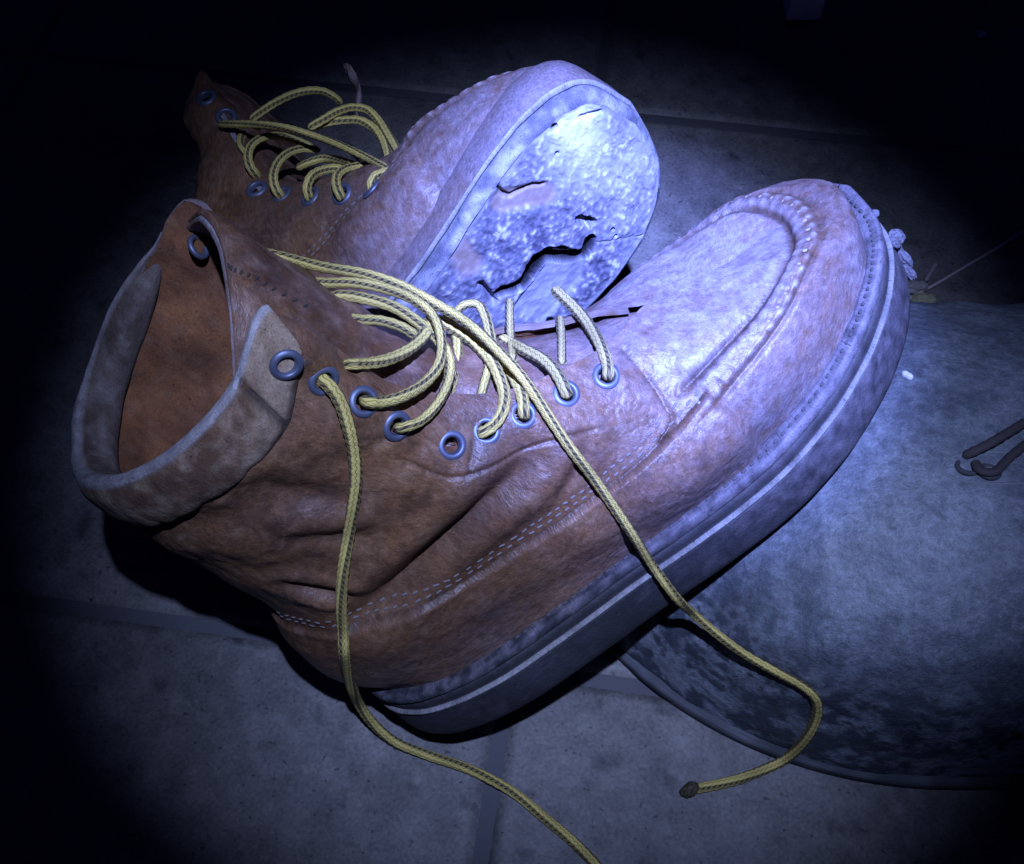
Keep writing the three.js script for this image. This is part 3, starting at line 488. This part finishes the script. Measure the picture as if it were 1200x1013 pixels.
// ---------------------------------------------------------------- the grey shoe under the front boot
const greyMat = new THREE.MeshStandardMaterial({ vertexColors: true, map: hideTex, roughness: 0.62, bumpMap: grainTex, bumpScale: 0.0003 });
const grey = thing('dusty_shoe', 'big round-toed shoe caked in pale grey dust, lying under the toe of the front boot', 'shoe');
grey.position.set(.2, 0, -.245);
{
  const NI = 340, NJ = 260, x0 = -.168, x1 = .25;
  const plan = (x) => { const t = clamp((x - x0) / .18); return Math.pow(1 - Math.pow(1 - t, 2.2), .72); };
  const top = (x) => interp(x, [-.168, -.14, -.10, -.07, -.03, .02, .1, .25], [.030, .052, .092, .122, .138, .145, .144, .110]);
  const prof = [[-1, .010], [-1.01, .10], [-1.0, .25], [-.965, .45], [-.88, .64], [-.72, .78], [-.5, .90], [-.2, .985], [.15, 1], [.45, .975], [.66, .92], [.80, .82], [.90, .64], [.965, .40], [.99, .2], [1, .01]];
  const pc = new THREE.CatmullRomCurve3(prof.map((p) => V(p[0], p[1], 0)), false, 'centripetal');
  const pp = pc.getSpacedPoints(NJ - 1);
  const raw = (i, j) => { const s = i / (NI - 1), x = x0 + (x1 - x0) * Math.pow(s, 1.6), q = pp[j], w = plan(x), hw = q.x < 0 ? .128 : .1035; return V(x, Math.max(.006, q.y * top(x) * Math.min(1, .25 + w)), q.x * hw * Math.max(w, .004)); };
  const bare = grid(NI, NJ, raw, { flip: true }), nb = bare.attributes.normal.array;
  const eye = [V(.045, .112, -.008), V(.10, .118, -.006)];
  const g = grid(NI, NJ, (i, j) => { const p = raw(i, j), k = (i * NJ + j) * 3, n = V(nb[k], nb[k + 1], nb[k + 2]); if (n.y < 0 && p.y > .03) n.negate();
    const fold = .0022 * Math.sin(p.x * 60 + p.z * 34 + 3 * fbm(p.x * 12, p.z * 12, 1, 3)) * smooth(.05, .1, p.y) * smooth(.0, -.09, p.z);
    return p.addScaledVector(n, .004 * fbm(p.x * 22, p.y * 22, p.z * 22, 4) + .0006 * fbm(p.x * 120, p.y * 120, p.z * 120, 3) + fold + .0016 * smooth(.0125, .0095, polyDist(p, [V(.035, p.y, .012), V(.2, p.y, .018)])[0]) * (n.y > .5 ? 1 : 0)); },
    { flip: true, uv: (i, j) => [i / NI * .45 / GS, j / NJ * .36 / GS], color: (i, j, p) => {
      const m = fbm(p.x * 14, p.y * 14, p.z * 14, 4), m2 = fbm(p.x * 52, p.y * 52 + 2, p.z * 52, 4), sp = fbm(p.x * 120 + 3, p.y * 120, p.z * 120, 4), m3 = fbm(p.x * 170, p.y * 170, p.z * 170, 3), st = fbm(p.x * 60 + p.y * 90, p.y * 40, p.z * 170 - p.x * 120, 4);
      const wall = smooth(.10, .06, p.y), sc = Math.pow(1 - Math.min(1, Math.abs(ns(p.x * 70 + m2 * 2, p.y * 30, p.z * 160 + p.x * 90)) * 2), 14);
      const pat = smooth(-.22, .26, m2 * 1.0 + sp * 1.2 + st * .5 + m * .6 + .10 - .10 * wall), sm = clamp(.5 - m * 1.4 - m3 * .3);
      let c = mix3(mix3([.060, .069, .088], [.255, .28, .315], pat), mix3([.31, .335, .37], [.15, .168, .198], sm), .65 * (1 - wall)); c = mix3(c, [.30, .32, .35], clamp(m2 * .9 + st * .8 - .14) * (.5 + .5 * wall));
      return mix3(c, [.03, .033, .043], clamp(smooth(.06, .36, sp + st * .6 + m * .5) * (.35 + .6 * wall) * smooth(.015, .05, p.y))); } });
  part('shoe_upper', g, greyMat, grey);
  const ring2 = []; const sn = 220; for (let k = 0; k < sn; k++) { const t = k / (sn - 1); ring2.push(t < .5 ? [x1 + (x0 - x1) * Math.pow(t * 2, .6), -1] : [x0 + (x1 - x0) * Math.pow((t - .5) * 2, 1.6), 1]); }
  const lev = [[.001, .0005], [.0036, .0015], [.004, .0062], [.0028, .0078], [-.004, .008]];
  const sg = grid(sn, lev.length, (i, j) => { const [x, sd] = ring2[i], hw = sd < 0 ? .128 : .1035, w = plan(x), z = sd * hw * w, nx = x < x0 + .1 ? -(1 - w) : 0, nz = sd * Math.max(.15, w), l = Math.hypot(nx, nz) || 1; return V(x + nx / l * lev[j][0], lev[j][1], -z * -1 + nz / l * lev[j][0]); },
    { color: (i, j, p) => mix3([.045, .048, .056], [.13, .135, .145], clamp(.3 + fbm(p.x * 60, p.y * 60, p.z * 60, 4) * 1.6)) });
  part('shoe_sole', sg, rubberMat, grey);
}

// ---------------------------------------------------------------- shoelaces: braided cords through the eyelets
const laceTex = (() => {
  const c = document.createElement('canvas'); c.width = 64; c.height = 128; const g = c.getContext('2d');
  g.fillStyle = '#d0b95e'; g.fillRect(0, 0, 64, 128);
  for (let y = -64; y < 200; y += 8) for (let x = 0; x < 128; x += 16) { g.strokeStyle = y % 16 ? 'rgba(70,62,30,.6)' : 'rgba(205,196,150,.5)'; g.lineWidth = 2.2; g.beginPath(); g.moveTo((x) % 128, y); g.lineTo(x + 8, y + 7); g.lineTo(x + 16, y); g.stroke(); }
  for (const y of [21, 64, 107]) { g.fillStyle = 'rgba(40,33,24,.45)'; g.fillRect(0, y - 7, 64, 14); g.fillStyle = '#30271a'; for (let x = 0; x < 64; x += 16) { g.beginPath(); g.moveTo(x, y - 6); g.lineTo(x + 6, y - 6); g.lineTo(x + 13, y + 5); g.lineTo(x + 7, y + 5); g.fill(); } }
  const t = new THREE.CanvasTexture(c); t.wrapS = t.wrapT = THREE.RepeatWrapping; t.colorSpace = THREE.SRGBColorSpace; return t;
})();
const laceBump = dataTex(64, 128, (x, y) => { const a = Math.abs(((x + (y % 32 < 16 ? y : 31 - y % 32)) % 8) - 4) / 4, v = 90 + 150 * a; return [v, v, v]; });
const laceMat = new THREE.MeshStandardMaterial({ map: laceTex, bumpMap: laceBump, bumpScale: 0.0003, roughness: 0.85, vertexColors: true });
const lacePlain = new THREE.MeshStandardMaterial({ color: RGB(.05, .04, .028), roughness: 0.95 });
function cord(pts, r, { seg = 900, flat = .78, dust } = {}) {
  const curve = new THREE.CatmullRomCurve3(pts.map((p) => V(...p)), false, 'centripetal'), len = curve.getLength(), n = Math.max(16, Math.round(len * seg)), M = 14;
  const P = curve.getSpacedPoints(n), fr = curve.computeFrenetFrames(n, false), rings = [];
  for (let i = 0; i <= n; i++) { const e = Math.min(i, n - i) / n * len; rings.push(r * (.25 + .75 * Math.sqrt(clamp(e / r))) * (1 + .05 * Math.sin(i / n * len / .0042 * 6.283) + .06 * fbm(P[i].x * 160, P[i].y * 160, P[i].z * 160, 2))); }
  return grid(n + 1, M + 1, (i, j) => { const a = j / M * Math.PI * 2 + i / n * len * 18; return P[i].clone().addScaledVector(fr.normals[i], Math.cos(a) * rings[i]).addScaledVector(fr.binormals[i], Math.sin(a) * rings[i] * flat); },
    { flip: true, uv: (i, j) => [i / n * len / .0105, j / M], color: (i, j, p) => { const m = fbm(p.x * 70, p.y * 70, p.z * 70, 3), d = dust ? dust(p) : 0, k = .86 + .45 * m; return [k * lerp(1, .62, d), k * lerp(1, .66, d), k * lerp(1, 1.15, d)]; } });
}
const LR = .00238;
{
  const strands = [
    [[.1005, .1999, -.016], [.1034, .1979, -.012], [.1111, .1881, -.014], [.1202, .1808, -.012], [.1282, .1733, -.006], [.1336, .1671, .002], [.1357, .1609, .01], [.1331, .1557, .018], [.1274, .1526, .026], [.1198, .154, .033], [.1109, .1592, .0395], [.1049, .1627, .0399], [.1022, .1662, .041], [.0993, .1623, .03]],
    [[.1013, .184, -.018], [.1062, .1852, -.01], [.1139, .1818, -.008], [.1203, .1752, -.006], [.1262, .1688, 0], [.1297, .1606, .006], [.1315, .1522, .012], [.13, .147, .018], [.1253, .1443, .025], [.1173, .1443, .033], [.1098, .1459, .0374], [.1049, .1494, .04], [.1012, .145, .029]],
    [[.1052, .1768, -.016], [.1105, .179, -.003], [.1129, .1759, .002], [.1197, .1692, .003], [.1243, .1629, .006], [.1263, .1573, .009]],
    [[.1008, .1739, .022], [.1035, .1767, .029], [.1057, .1771, .0325], [.1093, .1725, .03], [.1135, .1674, .026], [.119, .1621, .02], [.1248, .1584, .014], [.1302, .1572, .009], [.1347, .1585, .004]],
    [[.1331, .1502, -.012], [.1371, .144, -.006], [.14, .1387, .001], [.141, .1338, .009], [.1405, .1315, .0205], [.1377, .1268, .0275], [.1327, .1247, .0335], [.1272, .1236, .0345], [.124, .1249, .036], [.1209, .1199, .025]],
    [[.1417, .1382, -.014], [.1432, .1332, -.008], [.144, .1298, .004], [.1443, .1261, .014], [.1432, .1229, .0225], [.1414, .1216, .031], [.1392, .1199, .0345], [.1369, .1103, .022]],
    [[.1483, .1258, -.01], [.15, .1231, -.006], [.153, .1241, .007], [.1564, .1208, .0165], [.1571, .1183, .0235], [.1563, .1147, .028], [.1555, .1127, .0305], [.1548, .1032, .019]],
    [[.1773, .1164, -.03], [.178, .1139, -.022], [.1786, .1115, -.016], [.1788, .1087, -.009], [.1778, .1082, .005], [.1759, .1073, .017], [.1738, .1056, .0235], [.1719, .105, .0275], [.1705, .0965, .016]],
    [[.1608, .1265, -.028], [.1576, .1252, -.022], [.1523, .1224, -.012], [.1472, .1246, .01]],
    [[.1718, .1107, -.018], [.167, .1111, -.004], [.1606, .111, .012]],
    [[.1384, .146, -.016], [.1374, .1421, -.009], [.1339, .139, 0], [.1288, .1373, .009], [.1224, .1366, .017], [.1136, .1321, .018]],
    [[.1401, .1401, -.022], [.1459, .1401, -.022], [.1498, .1376, -.02], [.1491, .1342, -.014], [.1465, .1307, -.008], [.1432, .1269, -.002]],
    [[.1402, .1309, .01], [.1363, .1301, .0145], [.1325, .1291, .0185], [.1286, .1253, .018]],
  ];
  const dust = (p) => smooth(.135, .165, p.x) * .8;
  const sl = part('shoelace', mergeGeometries(strands.map((s, i) => cord(s, i >= 8 ? LR * .9 : LR, { dust }))), laceMat, front);
  sl.userData.label = 'yellow and black braided lace looped loosely through the eyelets';
  const longEnd = [[.1012, .2092, -.02], [.1047, .2074, -.016], [.1147, .1913, -.018], [.1252, .1777, -.018], [.1328, .1673, -.012], [.1389, .1558, -.003], [.1433, .147, .006], [.1457, .1368, .018], [.1465, .126, .027], [.145, .1122, .0373], [.1438, .1003, .0425], [.1431, .0834, .043], [.1404, .0518, .0446], [.1379, .0286, .0415], [.1369, .011, .0452], [.1371, -.012, .0357], [.1385, -.0197, .0399], [.143, -.032, .0516], [.149, -.0443, .0604], [.1534, -.0527, .0664], [.1549, -.0588, .0697], [.1523, -.07, .0682], [.1416, -.0894, .0612], [.1229, -.1124, .0466], [.1047, -.1036, .0475], [.0903, -.0956, .0459], [.0828, -.0909, .0447]];
  const a = part('lace_end', cord(longEnd, LR), laceMat, sl); a.userData.label = 'long lace end crossing the boot and curling onto the grey shoe';
  const end = longEnd[26], tipM = lump(.0035, 1.35, .85, .95, 4, [.03, .024, .018], [.10, .085, .05]); tipM.translate(end[0], end[1], end[2]);
  part('lace_knot', tipM, dirtMat, sl);
  const b = part('lace_end', cord([[.0938, .1786, .03], [.0963, .182, .0395], [.0966, .1791, .0408], [.0958, .1741, .042], [.0928, .1669, .0436], [.0868, .1557, .0417], [.0803, .1467, .0409], [.0726, .1384, .0394], [.0606, .1255, .0342], [.0491, .1143, .0326], [.0373, .1005, .0293], [.0288, .0886, .0264], [.0243, .0832, .0282], [.0185, .074, .0235], [.0112, .0613, .0145], [.0029, .0457, .004], [-.0088, .0216, -.0146], [-.0121, .0102, -.0166], [-.0132, -.0004, -.0159], [-.0114, -.0087, -.0124], [-.0035, -.0188, -.0044], [.0088, -.0317, .0071], [.0191, -.0453, .0214], [.0251, -.0569, .0361], [.0293, -.0655, .0473], [.032, -.0729, .0576], [.0342, -.082, .0712]], LR), laceMat, sl); b.userData.label = 'lace end hanging down the heel side onto the floor';
}
{
  const strands = [
    [[.1134, .1748, .05], [.1213, .167, .05], [.1297, .1594, .049], [.1389, .1501, .048], [.1469, .1414, .046], [.1543, .1315, .044], [.1613, .1215, .042], [.1679, .111, .04], [.1744, .0991, .039], [.1807, .0867, .04], [.1853, .0782, .041]],
    [[.1253, .1736, .04], [.1302, .1764, .037], [.1378, .1793, .033], [.1459, .1814, .028], [.1527, .1824, .022], [.1573, .1819, .016], [.1594, .1795, .01], [.1588, .1789, .004]],
    [[.1534, .1393, .04], [.1603, .1415, .036], [.1664, .1461, .03], [.1717, .1484, .024], [.1762, .1462, .019], [.1787, .137, .017], [.1805, .1239, .018], [.1823, .1094, .02], [.1833, .0953, .022]],
    [[.1527, .1432, .036], [.1598, .1439, .031], [.1663, .1428, .026], [.1711, .1416, .021], [.1744, .1361, .018], [.1766, .126, .018], [.1773, .1142, .02], [.1771, .1008, .024]],
    [[.1109, .1497, .03], [.1173, .1403, .04], [.1188, .1413, .045], [.12, .1465, .046], [.1225, .155, .043], [.127, .1599, .038], [.1329, .1598, .032], [.1386, .1534, .028], [.1437, .1458, .024]],
    [[.1202, .1306, .027], [.1257, .1178, .0395], [.1271, .1187, .044], [.1288, .125, .045], [.1325, .1338, .042], [.1372, .1396, .037], [.1422, .1418, .031], [.1479, .1386, .026]],
    [[.1345, .1168, .028], [.141, .1018, .042], [.1432, .1032, .045], [.1464, .1069, .045], [.1493, .1123, .04], [.154, .1143, .034], [.1577, .1127, .03]],
    [[.1515, .1016, .03], [.158, .0853, .0455], [.1588, .0892, .047], [.1602, .0949, .046], [.1623, .1008, .041], [.1652, .1043, .035], [.1703, .1054, .028]],
    [[.1694, .0868, .034], [.1741, .0737, .047], [.176, .0743, .049], [.1783, .0767, .048], [.1814, .0781, .045], [.1842, .0791, .041]],
    [[.1349, .1334, .032], [.1417, .1319, .031], [.1483, .1306, .028], [.1558, .1229, .027], [.1642, .1098, .028]],
    [[.1158, .1559, .038], [.1179, .1541, .043], [.1173, .1584, .044], [.1173, .1653, .042], [.1183, .1726, .038]],
  ];
  const sl = part('shoelace', mergeGeometries(strands.map((s, i) => cord(s, LR * .95))), laceMat, back);
  sl.userData.label = 'yellow and black braided lace bulging in loose loops above the eyelets';
  const tip = new THREE.CatmullRomCurve3([[.1545, .1622, 0], [.16, .1671, 0], [.1652, .1754, 0], [.1695, .1792, .002], [.171, .1869, .004], [.1706, .1921, .008]].map((p) => V(...p)));
  const tp = tip.getSpacedPoints(60).slice(20), strip = grid(41, 12, (i, j) => { const a = j / 11 * Math.PI * 2, p = tp[i], w = .0046 * (i > 34 ? Math.sqrt(clamp((40.4 - i) / 6)) : 1); return V(p.x + Math.cos(a) * w * .8 + .0006 * fbm(p.x * 300, p.y * 300, j, 2), p.y + Math.sin(a) * .0044, p.z + Math.cos(a) * w * .9); }, { color: (i, j, p) => mix3([.24, .13, .10], DUST, clamp(.3 + fbm(p.x * 200, p.y * 200, p.z * 200, 3))) });
  part('pull_tab', strip, suedeMat, back);
}

// ---------------------------------------------------------------- small things
{
  const plate = [[.1827, .1277, -.2402], [.2031, .1296, -.2454], [.2003, .1297, -.2333], [.216, .1304, -.2399]];
  const cordDark = (p) => cord(p, .0021, { seg: 900 });
  const local = (l) => l.map((p) => [p[0] - .2, p[1], p[2] + .245]);
  const dl = part('shoelace', mergeGeometries([cordDark(local([[.1864, .1401, -.2383], [.1897, .1431, -.2386], [.1964, .1456, -.2412], [.204, .1467, -.2454], [.2139, .1474, -.2513]])), cordDark(local([[.1903, .1415, -.2355], [.1909, .1438, -.2293], [.1953, .1452, -.228], [.2035, .1459, -.2349], [.2134, .1474, -.2421]]))]), new THREE.MeshStandardMaterial({ color: RGB(.045, .034, .034), roughness: .8 }), grey); dl.userData.label = 'dark leather lace';
}
{
  const rim = [[.2152, .1441, -.2372], [.199, .142, -.2393], [.1891, .1403, -.2395], [.1808, .1395, -.2375], [.1769, .1391, -.2336], [.1792, .1393, -.2294], [.1876, .1409, -.2257], [.1986, .143, -.2237], [.2118, .1443, -.2234]].map((p) => [p[0] - .2, p[1] - .0004, p[2] + .245]);
  part('eyestay', cord(rim, .0009, { seg: 1500 }), new THREE.MeshStandardMaterial({ color: RGB(.17, .18, .195), roughness: .9 }), grey);
  for (const c of [[-.0125, .1402, .0118, .0042], [-.005, .1420, .0152, .0038]]) { const h = new THREE.TorusGeometry(c[3], .0011, 8, 26); h.rotateX(Math.PI / 2 - .35); h.translate(c[0], c[1], c[2]); part('lace_hole', h, new THREE.MeshStandardMaterial({ color: RGB(.05, .05, .055), roughness: .9 }), grey); }
}
// dried mud stuck to the edge of the front boot's toe
for (const [x, y, z, r, sx, sy, sz] of [[.2965, .055, .0075, .0038, 1, 1, 1], [.2975, .0485, .001, .0030, .7, 1.2, 1.2], [.2975, .0400, -.001, .0052, .6, 1.1, 1.5], [.2955, .0355, .004, .0040, .6, 1, 1.4], [.2990, .0600, -.008, .0022, 1, .8, 1], [.2982, .0635, -.016, .0020, 1, .8, 1.2], [.289, .034, .009, .0032, .5, .8, 1.4]]) {
  const m = part('mud_clump', lump(r, sx, sy, sz, x * 900 + z * 700, [.12, .115, .13], [.25, .24, .27]), dirtMat, front); m.position.set(x, y, z);
}
// the top eyelet of the far facing, seen from inside the shaft
{ const q = new THREE.TorusGeometry(.0040, .0011, 10, 28); q.rotateY(Math.PI / 2 - .5); q.translate(.0825, .2190, -.0432); part('eyelet', q, eyeletMat, front); }
// crumbs and a straw on the floor behind the grey shoe, a chip on the shoe, a furniture leg in the dark
const crumbMat = dirtMat;
{
  const a = tagged('crumb', lump(.0068, 1.1, .7, .9, 3, [.30, .27, .15], [.42, .38, .24]), crumbMat, 'yellowish crumb lying nearest the grey shoe', 'crumb', 'crumbs behind the grey shoe'); a.position.set(.2494, .0045, -.4279);
  const b = tagged('crumb', lump(.0052, 1.5, .8, .8, 9, [.26, .22, .20], [.42, .38, .36]), crumbMat, 'pinkish crumb beside the front boot toe, left of the yellowish one', 'crumb', 'crumbs behind the grey shoe'); b.position.set(.2470, .004, -.4400);
  const s = tagged('splinter', cord([[.2535, .0042, -.4440], [.2575, .0055, -.4500], [.2618, .0075, -.4560]], .0021, { seg: 2400 }), new THREE.MeshStandardMaterial({ color: RGB(.30, .26, .25), roughness: .9 }), 'short pale wood splinter lying beyond the crumbs', 'splinter');
  tagged('straw', cord([[.238, .0045, -.4285], [.2625, .0022, -.4448], [.2812, .0016, -.4575], [.3029, .0020, -.4714], [.3307, .0045, -.4896], [.36, .006, -.507]], .0012, { seg: 1400 }), new THREE.MeshStandardMaterial({ color: RGB(.62, .52, .50), roughness: .7 }), 'long thin straw running off the right edge beyond the grey shoe', 'straw');
  tagged('chip', cord([[.1723, .1327, -.2858], [.1739, .1336, -.2838], [.1758, .1344, -.2814]], .0018, { seg: 3000 }), new THREE.MeshStandardMaterial({ color: RGB(.75, .73, .70), roughness: .9 }), 'tiny white chip lying on the dusty grey shoe beside the boot toe', 'chip');
  const leg = thing('furniture_leg', 'pale square furniture leg standing in the dark at the top edge', 'furniture leg'); leg.position.set(.2115, 0, -.700);
  const shape2 = new THREE.Shape(); const w = .0112; shape2.moveTo(-w, -w); shape2.lineTo(w, -w); shape2.lineTo(w, w); shape2.lineTo(-w, w); shape2.closePath();
  const lg = new THREE.ExtrudeGeometry(shape2, { depth: .42, bevelEnabled: true, bevelSize: .0012, bevelThickness: .0012, bevelSegments: 3 }); lg.rotateX(-Math.PI / 2); lg.translate(0, .006, 0);
  part('leg_post', lg, new THREE.MeshStandardMaterial({ color: RGB(.72, .72, .74), roughness: .55 }), leg);
  part('foot_pad', new THREE.CylinderGeometry(.0095, .0105, .006, 24).translate(0, .003, 0), new THREE.MeshStandardMaterial({ color: RGB(.05, .05, .05), roughness: .8 }), leg);
  const bead = tagged('pebble', lump(.0032, 1, .7, 1, 5, [.5, .5, .52], [.75, .75, .75]), dirtMat, 'small pale pebble alone on the dark floor at upper right', 'pebble'); bead.position.set(.34, .002, -.676);
}

camera.updateProjectionMatrix();
renderer.render(scene, camera);
